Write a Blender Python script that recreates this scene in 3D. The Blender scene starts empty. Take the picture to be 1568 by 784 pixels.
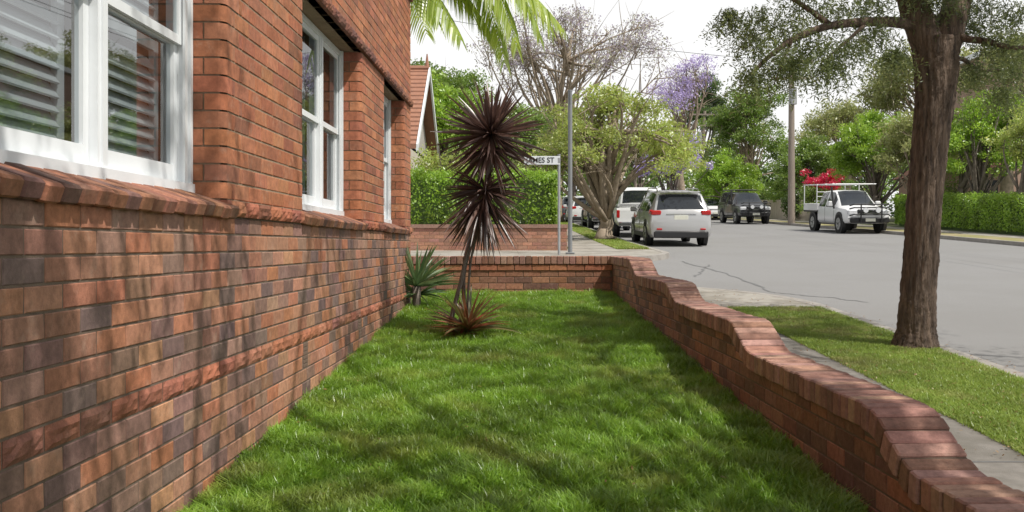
import bpy, math, random
import numpy as np
from mathutils import Vector, Matrix, Euler
random.seed(7)
R = np.random.RandomState(11)
F = 1500.0
def PX(px, py, d):
    return np.array([(px-815)*d/F, d, (376-py)*d/F])
GY = [-60,0,13.4,22,29,40,56,75,100,150,1200]
GZ = [-3.5,-1.374,-0.658,-0.2,0.08,0.62,1.38,2.2,2.9,3.6,3.6]
def G(y): return np.interp(y, GY, GZ)
def XW(y): return 1.567-0.0348*y
def XK(y): return 4.0-0.034*y
def XR(y): return 16.0-0.045*y

# ------------------------------------------------------------------ materials
def nodes(name):
    m = bpy.data.materials.new(name); m.use_nodes = True
    nt = m.node_tree; nt.nodes.clear()
    out = nt.nodes.new('ShaderNodeOutputMaterial')
    return m, nt, out
def c4(c): return (c[0], c[1], c[2], 1.0)
def mixc(nt, fac, a, b, blend='MIX'):
    n = nt.nodes.new('ShaderNodeMix'); n.data_type = 'RGBA'; n.blend_type = blend
    for s, v in ((0, fac), (6, a), (7, b)):
        if isinstance(v, bpy.types.NodeSocket): nt.links.new(v, n.inputs[s])
        else: n.inputs[s].default_value = v
    return n.outputs[2]
def noise(nt, scale, detail=4, rough=0.6, stretch=None, coord='Object'):
    tc = nt.nodes.new('ShaderNodeTexCoord'); n = nt.nodes.new('ShaderNodeTexNoise')
    n.inputs['Scale'].default_value = scale; n.inputs['Detail'].default_value = detail; n.inputs['Roughness'].default_value = rough
    if stretch:
        mp = nt.nodes.new('ShaderNodeMapping'); mp.inputs['Scale'].default_value = stretch
        nt.links.new(tc.outputs[coord], mp.inputs[0]); nt.links.new(mp.outputs[0], n.inputs['Vector'])
    else: nt.links.new(tc.outputs[coord], n.inputs['Vector'])
    return n.outputs[0]
def ramp(nt, s, lo, hi, a=0.0, b=1.0):
    n = nt.nodes.new('ShaderNodeMapRange'); n.inputs[1].default_value = lo; n.inputs[2].default_value = hi
    n.inputs[3].default_value = a; n.inputs[4].default_value = b; nt.links.new(s, n.inputs[0]); return n.outputs[0]
def M(name, c1, c2=None, rough=0.8, scale=4.0, bump=0.0, bscale=60, metallic=0.0, coat=0.0, spec=0.5, stretch=None, c3=None, s3=0.6, bdist=.01):
    m, nt, out = nodes(name); p = nt.nodes.new('ShaderNodeBsdfPrincipled')
    p.inputs['Roughness'].default_value = rough; p.inputs['Metallic'].default_value = metallic
    p.inputs['Coat Weight'].default_value = coat; p.inputs['Specular IOR Level'].default_value = spec
    if c2 is None: c2 = tuple(x*0.85 for x in c1)
    f = ramp(nt, noise(nt, scale, 6, 0.65, stretch), 0.33, 0.67)
    col = mixc(nt, f, c4(c1), c4(c2))
    if c3 is not None:
        f3 = ramp(nt, noise(nt, s3, 4, 0.6), 0.45, 0.62)
        col = mixc(nt, f3, col, c4(c3))
    nt.links.new(col, p.inputs['Base Color'])
    if bump > 0:
        b = nt.nodes.new('ShaderNodeBump'); b.inputs['Strength'].default_value = bump; b.inputs['Distance'].default_value = bdist
        nt.links.new(noise(nt, bscale, 5, 0.65, stretch), b.inputs['Height']); nt.links.new(b.outputs[0], p.inputs['Normal'])
    nt.links.new(p.outputs[0], out.inputs[0]); return m
def leafmat(name, c1, c2, trans=0.35, var=0.5, nscale=0.8, gloss=0.06, patch=None, pscale=1.0):
    m, nt, out = nodes(name)
    g = nt.nodes.new('ShaderNodeNewGeometry')
    col = mixc(nt, g.outputs['Random Per Island'], c4(c1), c4(c2))
    if patch:
        col = mixc(nt, ramp(nt, noise(nt, pscale, 4, 0.65), 0.5, 0.72, 0, 0.8), col, c4(patch))
    v = ramp(nt, noise(nt, nscale, 3, 0.6), 0.3, 0.7, 1-var, 1+var*0.6)
    h = nt.nodes.new('ShaderNodeHueSaturation'); nt.links.new(v, h.inputs['Value']); nt.links.new(col, h.inputs['Color'])
    d = nt.nodes.new('ShaderNodeBsdfDiffuse'); t = nt.nodes.new('ShaderNodeBsdfTranslucent'); gl = nt.nodes.new('ShaderNodeBsdfGlossy')
    gl.inputs['Roughness'].default_value = 0.4; gl.inputs['Color'].default_value = (.8,.8,.8,1)
    h2 = nt.nodes.new('ShaderNodeHueSaturation'); h2.inputs['Value'].default_value = 1.5; h2.inputs['Hue'].default_value = 0.49
    nt.links.new(h.outputs[0], h2.inputs['Color'])
    nt.links.new(h.outputs[0], d.inputs[0]); nt.links.new(h2.outputs[0], t.inputs[0])
    m1 = nt.nodes.new('ShaderNodeMixShader'); m1.inputs[0].default_value = trans
    nt.links.new(d.outputs[0], m1.inputs[1]); nt.links.new(t.outputs[0], m1.inputs[2])
    m2 = nt.nodes.new('ShaderNodeMixShader'); m2.inputs[0].default_value = gloss
    nt.links.new(m1.outputs[0], m2.inputs[1]); nt.links.new(gl.outputs[0], m2.inputs[2])
    nt.links.new(m2.outputs[0], out.inputs[0]); return m
def brickmat(name, bump=0.5, stain=(0.09,0.06,0.05), stainamt=0.45, pale=.35):
    m, nt, out = nodes(name); p = nt.nodes.new('ShaderNodeBsdfPrincipled'); p.inputs['Roughness'].default_value = 0.75
    p.inputs['Specular IOR Level'].default_value = 0.35
    a = nt.nodes.new('ShaderNodeAttribute'); a.attribute_name = 'col'
    v = ramp(nt, noise(nt, 28, 6, 0.7), 0.3, 0.7, 0.68, 1.28)
    h = nt.nodes.new('ShaderNodeHueSaturation'); nt.links.new(a.outputs['Color'], h.inputs['Color']); nt.links.new(v, h.inputs['Value'])
    col = mixc(nt, ramp(nt, noise(nt, 1.3, 5, 0.7), 0.52, 0.78, 0, stainamt), h.outputs[0], c4(stain))
    col = mixc(nt, ramp(nt, noise(nt, 9, 4, 0.7), 0.56, 0.75, 0, pale), col, (0.48,0.35,0.27,1))
    col = mixc(nt, ramp(nt, noise(nt, 160, 3, 0.7), 0.62, 0.72, 0, .5), col, (0.07,0.045,0.04,1))
    nt.links.new(col, p.inputs['Base Color'])
    b = nt.nodes.new('ShaderNodeBump'); b.inputs['Strength'].default_value = bump; b.inputs['Distance'].default_value = 0.004
    nt.links.new(noise(nt, 90, 6, 0.7), b.inputs['Height']); nt.links.new(b.outputs[0], p.inputs['Normal'])
    nt.links.new(p.outputs[0], out.inputs[0]); return m
def glassmat(name, refl=0.25, tint=(0.85,0.9,0.92)):
    m, nt, out = nodes(name)
    t = nt.nodes.new('ShaderNodeBsdfTransparent'); t.inputs[0].default_value = c4(tint)
    g = nt.nodes.new('ShaderNodeBsdfGlossy'); g.inputs['Roughness'].default_value = 0.015
    mx = nt.nodes.new('ShaderNodeMixShader'); mx.inputs[0].default_value = refl
    nt.links.new(t.outputs[0], mx.inputs[1]); nt.links.new(g.outputs[0], mx.inputs[2]); nt.links.new(mx.outputs[0], out.inputs[0]); return m

m_brick = brickmat('brick'); m_brick_rough = brickmat('brick_rockface', 1.0, (0.10,0.05,0.035), 0.4, .15)
m_coping = brickmat('brick_coping', 0.8, (0.14,0.10,0.085), 0.6, .3)
m_mortar = M('mortar', (0.33,0.245,0.165), (0.24,0.175,0.12), 0.95, 12, 0.5, 150)
m_mortar_d = M('mortar_dark', (0.20,0.15,0.11), (0.13,0.095,0.07), 0.95, 9, 0.5, 150)
m_white = M('white_paint', (0.78,0.81,0.83), (0.70,0.73,0.75), 0.45, 3)
m_shutter = M('shutter_white', (0.60,0.63,0.64), None, 0.4, 3)
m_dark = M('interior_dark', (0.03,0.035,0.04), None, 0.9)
m_curtain = M('curtain', (0.42,0.46,0.48), (0.34,0.38,0.40), 0.9, 3)
m_glass = glassmat('window_glass', 0.34,(.76,.81,.83))
m_asph = M('asphalt', (0.255,0.253,0.25), (0.20,0.198,0.196), 0.9, 70, 0.5, 200, c3=(0.215,0.212,0.208), s3=0.35)
m_tar = M('bitumen_sealant', (0.12,0.12,0.12), (0.17,0.17,0.17), 0.7, 8)
m_conc = M('concrete', (0.36,0.34,0.30), (0.28,0.26,0.23), 0.9, 6, 0.3, 120, c3=(0.24,0.22,0.185), s3=1.5)
m_conc_d = M('concrete_weathered', (0.22,0.205,0.185), (0.16,0.15,0.135), 0.92, 8, 0.4, 120, c3=(0.15,0.14,0.12), s3=2)
m_kerb = M('kerb_concrete', (0.36,0.34,0.31), (0.25,0.23,0.21), 0.9, 5)
m_soil = M('lawn_soil', (0.08,0.12,0.025), (0.10,0.09,0.04), 1.0, 30)
m_vergesoil = M('verge_turf', (0.17,0.20,0.05), (0.24,0.21,0.10), 1.0, 20, 0.6, 80)
m_dryturf = M('dry_turf', (0.29,0.25,0.11), (0.19,0.22,0.07), 1.0, 3, 0.6, 60, c3=(0.33,0.27,0.16), s3=1.2)
m_ground = M('ground_turf', (0.08,0.11,0.035), (0.11,0.11,0.05), 1.0, 2)
m_grass = leafmat('grass_blades', (0.145,0.285,0.02), (0.27,0.44,0.06), 0.42, 0.36, 2.6, 0.06, (0.36,0.40,0.10), 1.7)
m_vgrass = leafmat('verge_blades', (0.18,0.29,0.045), (0.31,0.39,0.09), 0.35, 0.3, 2, 0.04, (0.40,0.35,0.17), 1.6)
m_bark = M('bark', (0.23,0.165,0.12), (0.055,0.039,0.03), 0.95, 26, 1.0, 30, stretch=(1,1,0.13), bdist=.05)
m_bark_pale = M('bark_pale', (0.36,0.29,0.22), (0.22,0.175,0.125), 0.9, 6, 0.6, 20)
m_bark_grey = M('bark_grey', (0.19,0.16,0.135), (0.12,0.095,0.08), 0.9, 6, 0.6, 20)

# ------------------------------------------------------------------ mesh builder
class MB:
    def __init__(s): s.V=[]; s.Q=[]; s.MI=[]; s.C=[]; s.n=0
    def add(s, V, Q, mi=0, col=None):
        V = np.asarray(V, dtype=np.float32).reshape(-1,3); Q = np.asarray(Q, dtype=np.int32).reshape(-1,4)
        s.V.append(V); s.Q.append(Q+s.n); s.MI.append(np.full(len(Q), mi, dtype=np.int32))
        if col is None: col = np.ones((len(V),3))*0.5
        col = np.asarray(col, dtype=np.float32)
        if col.ndim == 1: col = np.tile(col, (len(V),1))
        s.C.append(col); s.n += len(V)
    def box(s, x0,x1,y0,y1,z0,z1, mi=0, mat=None, col=None):
        V = np.array([[x0,y0,z0],[x1,y0,z0],[x1,y1,z0],[x0,y1,z0],[x0,y0,z1],[x1,y0,z1],[x1,y1,z1],[x0,y1,z1]], dtype=np.float64)
        if mat is not None: V = V@np.array(mat.to_3x3()).T + np.array(mat.translation)
        s.add(V, [[3,2,1,0],[4,5,6,7],[0,1,5,4],[1,2,6,5],[2,3,7,6],[3,0,4,7]], mi, col)
    def bbox(s, cx,cy,cz, sx,sy,sz, ch=0.02, mi=0, mat=None, col=None):
        hx,hy,hz = sx/2,sy/2,sz/2
        rings=[]
        for (z,i) in ((-hz,ch),(-hz+ch,0),(hz-ch,0),(hz,ch)):
            a,b = hx-i,hy-i; c=min(ch,a*.5,b*.5)
            rings.append([[-a+c,-b,z],[a-c,-b,z],[a,-b+c,z],[a,b-c,z],[a-c,b,z],[-a+c,b,z],[-a,b-c,z],[-a,-b+c,z]])
        V=np.array(rings).reshape(-1,3)+np.array([cx,cy,cz])
        Q=[]
        for k in range(3):
            for j in range(8):
                Q.append([k*8+j,k*8+(j+1)%8,(k+1)*8+(j+1)%8,(k+1)*8+j])
        o=24; Q+= [[o,o+1,o+2,o+3],[o,o+3,o+4,o+7],[o+4,o+5,o+6,o+7]]
        Q+= [[3,2,1,0],[7,4,3,0],[7,6,5,4]]
        if mat is not None: V = V@np.array(mat.to_3x3()).T + np.array(mat.translation)
        s.add(V,Q,mi,col)
    def tube(s, pts, rad, sides=8, mi=0, noise_=0.0, cap=True, col=None):
        pts=np.asarray(pts,float); n=len(pts); rad=np.ones(n)*rad if np.isscalar(rad) else np.asarray(rad)
        T=np.gradient(pts,axis=0); T/= (np.linalg.norm(T,axis=1)[:,None]+1e-9)
        up=np.array([0,0,1.]) if abs(T[0][2])<.9 else np.array([1.,0,0])
        a=np.cross(T[0],up); a/=np.linalg.norm(a); V=[]
        an=np.linspace(0,2*np.pi,sides,endpoint=False)
        for i in range(n):
            a=a-T[i]*np.dot(a,T[i]); a/=np.linalg.norm(a); b=np.cross(T[i],a)
            rr=rad[i]*(1+noise_*R.uniform(-1,1,sides)) if noise_ else rad[i]*np.ones(sides)
            V.append(pts[i]+np.outer(np.cos(an)*rr,a)+np.outer(np.sin(an)*rr,b))
        V=np.concatenate(V); Q=[]
        for i in range(n-1):
            for j in range(sides):
                k=(j+1)%sides; Q.append([i*sides+j,i*sides+k,(i+1)*sides+k,(i+1)*sides+j])
        if cap:
            for base,rev in ((0,True),((n-1)*sides,False)):
                for j in range(1,sides-1,2):
                    q=[base,base+j,base+j+1,base+min(j+2,sides-1)] if j+2<sides else None
                    if q: Q.append(q[::-1] if rev else q)
        s.add(V,Q,mi,col)
    def disc_cyl(s, c, axis, r, h, sides=20, mi=0):
        c=np.array(c,float); ax=np.array(axis,float)
        s.tube([c-ax*h/2,c+ax*h/2], r, sides, mi)
    def finish(s, name, mats, parent=None, smooth=False, angle=None, loc=None):
        V=np.concatenate(s.V); Q=np.concatenate(s.Q); MI=np.concatenate(s.MI); C=np.concatenate(s.C)
        me=bpy.data.meshes.new(name); me.vertices.add(len(V)); me.vertices.foreach_set('co',V.ravel())
        me.loops.add(len(Q)*4); me.loops.foreach_set('vertex_index',Q.ravel())
        me.polygons.add(len(Q)); me.polygons.foreach_set('loop_start',np.arange(0,len(Q)*4,4,dtype=np.int32))
        me.polygons.foreach_set('material_index',MI)
        me.polygons.foreach_set('use_smooth',np.full(len(Q),bool(smooth),dtype=bool))
        at=me.attributes.new('col','FLOAT_COLOR','POINT'); at.data.foreach_set('color',np.concatenate([C,np.ones((len(C),1))],axis=1).astype(np.float32).ravel())
        for m in mats: me.materials.append(m)
        me.update(calc_edges=True); 
        if angle is not None: me.set_sharp_from_angle(angle=math.radians(angle))
        ob=bpy.data.objects.new(name,me); bpy.context.scene.collection.objects.link(ob)
        if parent: ob.parent=parent
        if loc is not None: ob.location=loc
        return ob
def empty(name, loc=(0,0,0)):
    e=bpy.data.objects.new(name,None); e.empty_display_size=0.3; e.location=loc
    bpy.context.scene.collection.objects.link(e); return e

# ------------------------------------------------------------------ terrain sheets
def slab(name, xl, xr, y0, y1, top, bot, mats, parent=None, ny=None, nx=1):
    ys=np.array(sorted(set(list(np.linspace(y0,y1,ny or max(3,int((y1-y0)*1.2))))+[y for y in GY if y0<y<y1])))
    mb=MB(); V=[]; k=nx+1
    for y in ys:
        a,b=xl(y),xr(y)
        for t in np.linspace(0,1,k): V.append([a+(b-a)*t,y,G(y)+top])
        V.append([a,y,G(y)+bot]); V.append([b,y,G(y)+bot])
    w=k+2; Q=[]
    for i in range(len(ys)-1):
        o=i*w; p=o+w
        for j in range(nx): Q.append([o+j,o+j+1,p+j+1,p+j])
        Q.append([o+k,o,p,p+k]); Q.append([o+k-1,o+k+1,p+k+1,p+k-1])
    Q.append([k,k+1,k-1,0]); o=(len(ys)-1)*w; Q.append([o,o+k-1,o+k+1,o+k])
    mb.add(V,Q); return mb.finish(name,mats,parent)
c_=lambda v:(lambda y:v)
mb=MB(); gx=[-900,-60,-20,0,20,60,900]; V=[];Q=[]
gy=[-60,-20,0,13.4,22,29,40,56,75,100,150,400,1200]
for y in gy:
    for x in gx: V.append([x,y,G(y)-0.16])
for i in range(len(gy)-1):
    for j in range(len(gx)-1):
        o=i*len(gx)+j; Q.append([o,o+1,o+1+len(gx),o+len(gx)])
mb.add(V,Q); mb.finish('ground',[m_ground])
road=slab('road', c_(-40), c_(17), -20, 150, -0.12,-0.15,[m_asph])
mb=MB()
def crack(p0,p1,amp,w):
    n=30; t=np.linspace(0,1,n); p0=np.array(p0,float);p1=np.array(p1,float); p=p0+(p1-p0)*t[:,None]
    d=(p1-p0)/np.linalg.norm(p1-p0); s=np.array([-d[1],d[0]])
    o=np.cumsum(R.normal(size=n))*amp; o-=o[0]+(o[-1]-o[0])*t; p=p+s*o[:,None]; V=[]
    for i in range(n):
        ww=w*R.uniform(.5,1.4)/2
        for sg_ in (-1,1):
            q=p[i]+s*ww*sg_; V.append([q[0],q[1],G(q[1])-.116])
    mb.add(V,[[2*i,2*i+1,2*i+3,2*i+2] for i in range(n-1)])
crack((3.6,14.8),(3.3,21.5),.03,.05); crack((3.6,14.8),(4.6,13.4),.03,.035); crack((3.7,20.5),(2.9,17.5),.03,.04)
mb.finish('sealed_cracks',[m_tar],road)
def XN(y):
    if y<12: return XK(y)-0.0
    return XK(y)-(3-math.sqrt(max(0,9-(y-12)**2)))
def XF(y):
    yy=23.2
    if y<yy: return XK(y)-(2.5-math.sqrt(max(0,6.25-(y-yy)**2)))
    return XK(y)
wo=lambda y: XW(y)+0.245
slab('lawn', c_(-1.6), lambda y:XW(y)+0.1, -4, 13.45, -0.012,-0.3,[m_soil])
pe=lambda y: XW(y)+1.22
slab('footpath', wo, pe, -6, 11.8, 0.0,-0.3,[m_conc_d])
slab('verge', pe, lambda y:XN(y)-0.16, -6, 11.8, -0.01,-0.3,[m_vergesoil])
slab('footpath', wo, lambda y:max(wo(y)+.01,XN(y)-0.16), 11.8, 14.5, 0.002,-0.3,[m_conc],ny=14)
slab('footpath', c_(-30), wo, 13.7, 14.8, -0.002,-0.3,[m_conc])
slab('kerb', lambda y:XN(y)-0.16, XN, -6, 14.8, 0.004,-0.3,[m_kerb],ny=40)
slab('footpath', c_(-30), lambda y:XF(y)-0.16, 20.9, 24.6, 0.0,-0.3,[m_conc],ny=20)
slab('kerb', lambda y:XF(y)-0.16, XF, 20.8, 120, 0.004,-0.3,[m_kerb],ny=160)
pr=lambda y:2.15-0.034*(y-24)
slab('footpath', c_(0.95), pr, 24.6, 120, 0.0,-0.3,[m_conc])
slab('verge', pr, lambda y:XF(y)-0.16, 24.6, 120, -0.004,-0.3,[m_dryturf])
slab('garden_bed', c_(-60), c_(0.95), 24.6, 120, -0.02,-0.3,[m_ground])
slab('kerb', XR, lambda y:XR(y)+0.16, -10, 120, 0.004,-0.3,[m_kerb])
slab('verge', lambda y:XR(y)+0.16, lambda y:XR(y)+1.5, -10, 120, -0.004,-0.3,[m_dryturf])
slab('footpath', lambda y:XR(y)+1.5, lambda y:XR(y)+2.7, -10, 120, 0.0,-0.3,[m_conc])
slab('garden_bed', lambda y:XR(y)+2.7, c_(90), -10, 120, -0.01,-0.3,[m_ground])
mb=MB()
for y in np.arange(0.5,14,1.5): mb.box(wo(y)+.01,pe(y)-.01,y,y+.012,G(y)-.05,G(y)+.0035)
for y in np.arange(21.5,60,1.8): mb.box(1.0,pr(max(y,24))-.02,y,y+.02,G(y)-.05,G(y)+.0045)
mb.finish('expansion_joints',[m_tar],bpy.data.objects['footpath'])

# ------------------------------------------------------------------ grass blades
def blades(name, P, hgt, wid, mat, parent, lean=0.6):
    n=len(P); h=hgt*R.uniform(.55,1.25,n); w=wid*R.uniform(.7,1.3,n)
    a=R.uniform(0,2*np.pi,n); l=R.uniform(.1,lean,n)*h; b=a+R.uniform(-.6,.6,n)+np.pi/2
    d=np.stack([np.cos(a),np.sin(a),np.zeros(n)],1); s=np.stack([np.cos(b),np.sin(b),np.zeros(n)],1)*w[:,None]*.5
    z=np.array([0,0,1.])
    mid=P+d*(l*.3)[:,None]+z*(h*.6)[:,None]; tip=P+d*(l*1.25)[:,None]+z*h[:,None]
    V=np.stack([P-s,P+s,mid+s*.85,mid-s*.85,tip+s*.12,tip-s*.12],1).reshape(-1,3)
    o=np.arange(n)[:,None]*6
    Q=np.concatenate([o+np.array([[0,1,2,3]]),o+np.array([[3,2,4,5]])],1).reshape(-1,4)
    mb=MB(); mb.add(V,Q); return mb.finish(name,[mat],parent)
def lawnpts(n, y0,y1, xl,xr, off=-0.012, tuft=0):
    m=n//tuft if tuft else n
    u=R.uniform(0,1,m); y=y0*(y1/y0)**u
    XL=np.vectorize(xl)(y); XRr=np.vectorize(xr)(y); x=XL+(XRr-XL)*R.uniform(0,1,m)
    if tuft:
        x=np.repeat(x,tuft); y=np.repeat(y,tuft); x=x+R.normal(size=len(x))*.022; y=y+R.normal(size=len(y))*.022
        XL=np.vectorize(xl)(y); XRr=np.vectorize(xr)(y); x=np.clip(x,XL,XRr)
    return np.stack([x,y,G(y)+off],1)
lawn=bpy.data.objects['lawn']
P=np.concatenate([lawnpts(190000,3.3,13.4,c_(-1.485),lambda y:XW(y)-.005),lawnpts(160000,3.3,13.35,c_(-1.485),lambda y:XW(y)-.005,tuft=8)])
hf=0.056*(1+0.38*np.sin(P[:,0]*9+3*np.sin(P[:,1]*2.3))*np.sin(P[:,1]*6.1+2*np.sin(P[:,0]*4)))
hf[190000:]*=1.28
blades('grass', P, hf, 0.0068, m_grass, lawn, 1.1)
P=lawnpts(16000,0.6,3.3,c_(-1.485),lambda y:XW(y)-.005)
blades('grass', P, 0.055, 0.007, m_grass, lawn, .9)
P=lawnpts(110000,4.6,11.8,lambda y:pe(y)-.03,lambda y:XN(y)-0.13)
blades('verge_grass', P, 0.035, 0.006, m_vgrass, bpy.data.objects['verge'], 1.1)
P=lawnpts(30000,24.7,60,lambda y:pr(y),lambda y:XF(y)-0.2)
blades('verge_grass', P, 0.06, 0.02, m_vgrass, bpy.data.objects['verge.001'], 1.1)
def litter(name,n,pts,mat,parent,size):
    a=R.normal(size=(n,3)); a[:,2]*=.3; a/=np.linalg.norm(a,axis=1)[:,None]
    b=np.cross(a,R.normal(size=(n,3))*.3+np.array([0,0,1.])); b/=np.linalg.norm(b,axis=1)[:,None]
    s=size*R.uniform(.6,1.4,n)[:,None]
    V=np.stack([pts-a*s,pts-b*s*.4,pts+a*s,pts+b*s*.4],1).reshape(-1,3)
    mb=MB(); mb.add(V,np.arange(n*4).reshape(-1,4)); mb.finish(name,[mat],parent)
m_litter=leafmat('leaf_litter',(0.35,0.22,0.10),(0.22,0.13,0.06),.2,.2)
P=lawnpts(420,3.5,13.3,c_(-1.45),lambda y:XW(y)-.03,off=.035); litter('fallen_leaves',420,P,m_litter,lawn,.015)
P=lawnpts(1300,5,14,wo,lambda y:XN(y)+.5,off=.008); P[:,2]=np.where(P[:,0]>np.vectorize(XN)(P[:,1]),G(P[:,1])-.11,P[:,2]+.01)
litter('fallen_leaves',1300,P,m_litter,bpy.data.objects['verge'],.013)

# ------------------------------------------------------------------ bricks
def jit(c,v=.12): 
    f=1+random.uniform(-v,v); return np.array([c[0]*f,c[1]*f*(1+random.uniform(-.06,.06)),c[2]*f*(1+random.uniform(-.08,.08))])
PAL_UP=[(.41,.155,.08),(.37,.135,.07),(.45,.18,.095),(.34,.125,.07),(.40,.165,.088),(.29,.115,.068),(.38,.14,.07)]
PAL_LO=[(.38,.18,.11),(.31,.155,.105),(.22,.13,.105),(.42,.21,.13),(.33,.19,.14),(.40,.165,.09),(.26,.15,.115),(.175,.115,.10),(.36,.19,.12),(.39,.17,.10)]
PAL_BW=[(.31,.14,.085),(.24,.115,.08),(.17,.09,.068),(.35,.17,.11),(.28,.145,.10)]
PAL_CP=[(.37,.205,.155),(.315,.165,.125),(.40,.24,.185),(.26,.14,.11),(.345,.185,.14)]
PAL_RK=[(.34,.12,.065),(.28,.095,.058),(.37,.145,.08),(.21,.08,.052)]
PAL_HC=[(.36,.135,.075),(.30,.115,.07),(.38,.16,.095),(.24,.105,.075)]
PAL_RD=[(.21,.09,.06),(.16,.075,.055),(.26,.105,.065)]
def brick(mb, Pf, u0,u1,z0,z1, d=0.0, depth=0.05, col=(.3,.1,.05), mi=0, ch=0.0035, rough=False, ra=.012):
    if rough:
        nu,nz=7,4; V=[]
        for j in range(nz+1):
            for i in range(nu+1):
                e = (i in (0,nu)) or (j in (0,nz))
                V.append(Pf(u0+(u1-u0)*i/nu, z0+(z1-z0)*j/nz, d+(-ra*.5 if e else random.uniform(0,ra))))
        Q=[]
        for j in range(nz):
            for i in range(nu):
                o=j*(nu+1)+i; Q.append([o,o+1,o+nu+2,o+nu+1])
        b=len(V); V+= [Pf(u0,z0,d-depth),Pf(u1,z0,d-depth),Pf(u1,z1,d-depth),Pf(u0,z1,d-depth)]
        A,B,C_,D=0,nu,(nu+1)*(nz+1)-1,(nu+1)*nz
        Q+= [[b,b+1,B,A],[b+1,b+2,C_,B],[b+2,b+3,D,C_],[b+3,b,A,D]]
        mb.add(V,Q,mi,col); return
    t=[random.uniform(-.0015,.0015) for _ in range(4)]
    V=[Pf(u0+ch,z0+ch,d+t[0]),Pf(u1-ch,z0+ch,d+t[1]),Pf(u1-ch,z1-ch,d+t[2]),Pf(u0+ch,z1-ch,d+t[3]),
       Pf(u0,z0,d-ch),Pf(u1,z0,d-ch),Pf(u1,z1,d-ch),Pf(u0,z1,d-ch),
       Pf(u0,z0,d-depth),Pf(u1,z0,d-depth),Pf(u1,z1,d-depth),Pf(u0,z1,d-depth)]
    Q=[[0,1,2,3],[4,5,1,0],[5,6,2,1],[6,7,3,2],[7,4,0,3],[8,9,5,4],[9,10,6,5],[10,11,7,6],[11,8,4,7]]
    mb.add(V,Q,mi,col)
def sub(iv, cuts):
    out=[iv]
    for (a,b) in cuts:
        nw=[]
        for (p,q) in out:
            if b<=p or a>=q: nw.append((p,q)); continue
            if a>p: nw.append((p,a))
            if b<q: nw.append((b,q))
        out=nw
    return out
def course(mb,Pf,u0,u1,z0,z1,odd,pal,cuts=(),pitch=.24,j=.009,**k):
    off=(pitch/2 if odd else 0); n0=int((u0-off)/pitch)-1; n1=int((u1-off)/pitch)+2
    for i in range(n0,n1):
        a=max(u0,off+i*pitch); b=min(u1,off+(i+1)*pitch-j)
        if b-a<.02: continue
        for (p,q) in sub((a,b),cuts):
            if q-p<.025: continue
            brick(mb,Pf,p,q,z0,z1,col=jit(random.choice(pal),.15),**k)

# ------------------------------------------------------------------ brick house (near left)
house=empty('brick_house')
XB=-1.49
Pw=lambda u,z,n:(XB+n,u,z)
opens=[(1.5,4.75),(6.35,8.53),(9.85,11.4)]
Z0=.144; CP=.086; JH=.009
oz0,oz1=.23,Z0+18*CP
mb=MB()
kmin=-19; kmax=38
Y0,Y1=-3.0,12.0
VENTS=[(6.38,6.52),(8.42,8.57),(10.3,10.46)]
for k in range(kmin,kmax):
    z=Z0+k*CP; odd=k%2
    cuts=[]
    if 1<=k<18:
        cuts=[(a,b+(.115 if odd else .235)) for a,b in opens]
    if k==0:
        course(mb,Pw,Y0,Y1,z,z+CP-JH,0,PAL_RK,cuts=[(a-.04,b-.02) for a,b in opens],d=.024,rough=True,mi=1,depth=.08)
    elif k==-9: course(mb,Pw,Y0,Y1,z,z+CP-JH,1,PAL_HC,d=.003,rough=True,mi=1,depth=.08,ra=.010)
    elif k==18: course(mb,Pw,Y0,Y1,z,z+CP-JH,0,PAL_RD,d=.035,rough=True,mi=1,depth=.1)
    elif k==33: course(mb,Pw,Y0,Y1,z,z+CP-JH,0,PAL_RD,d=.035,rough=True,mi=1,depth=.1)
    else:
        if k in (-10,-11): cuts=VENTS
        course(mb,Pw,Y0,Y1,z,z+CP-JH,odd,(PAL_LO if k<0 else PAL_UP),cuts=cuts)
for (a,b) in opens:
    for k in range(1,18):
        z=Z0+k*CP; z1=z+CP-JH; leg=.107 if k%2 else .227; rl=.20 if k%2 else .10
        r=.045; pts=[(XB-rl,b)]
        for t in np.linspace(0,1,7):
            an=math.pi/2*t; pts.append((XB-r+r*math.sin(an), b+r-r*math.cos(an)))
        pts.append((XB,b+leg)); pts.append((XB-.05,b+leg))
        pts.append((XB-rl,b+.06))
        n=len(pts); V=[(x,y,z) for x,y in pts]+[(x,y,z1) for x,y in pts]
        Q=[[i,(i+1)%n,n+(i+1)%n,n+i] for i in range(n-2)]
        Q+= [[n+0,n+1,n+2,n+n-1],[0,1,2,n-1]]
        Q+= [[n+i,n+i+1,n+n-2,n+n-1] for i in range(2,n-3)]
        mb.add(V,Q,0,jit(random.choice(PAL_UP)))
        if k%2==0:
            mb.box(XB-.20,XB-.109,b,b+.06,z,z1,0,col=jit(random.choice(PAL_UP)))
mb.finish('bricks',[m_brick,m_brick_rough],house)
mb=MB(); fx=XB-.004; bx=-2.35
mb.box(bx,fx,Y0,Y1,-1.9,oz0-.06,1)
mb.box(bx,fx,Y0,Y1,oz1,3.4,0)
ys=[Y0]+[v for o in opens for v in o]+[Y1]
for i in range(0,len(ys),2):
    a,b=ys[i],ys[i+1]
    mb.box(bx,fx,a+(.052 if i else 0),b,oz0-.06,oz1,0)
    if i: mb.box(bx,XB-.03,a+.007,a+.052,oz0-.06,oz1,0)
mb.finish('mortar',[m_mortar,m_mortar_d],house)
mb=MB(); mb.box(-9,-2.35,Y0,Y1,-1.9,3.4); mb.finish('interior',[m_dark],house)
m_upper=M('brick_upper_plain',(.38,.15,.08),(.30,.12,.07),.9,8)
m_tile=M('terracotta_tile',(.36,.17,.105),(.26,.13,.09),.85,7,.5,20)
mb=MB(); mb.box(-9,XB+.02,Y0,Y1,3.4,5.6); mb.finish('upper_wall',[m_upper],house)
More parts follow.
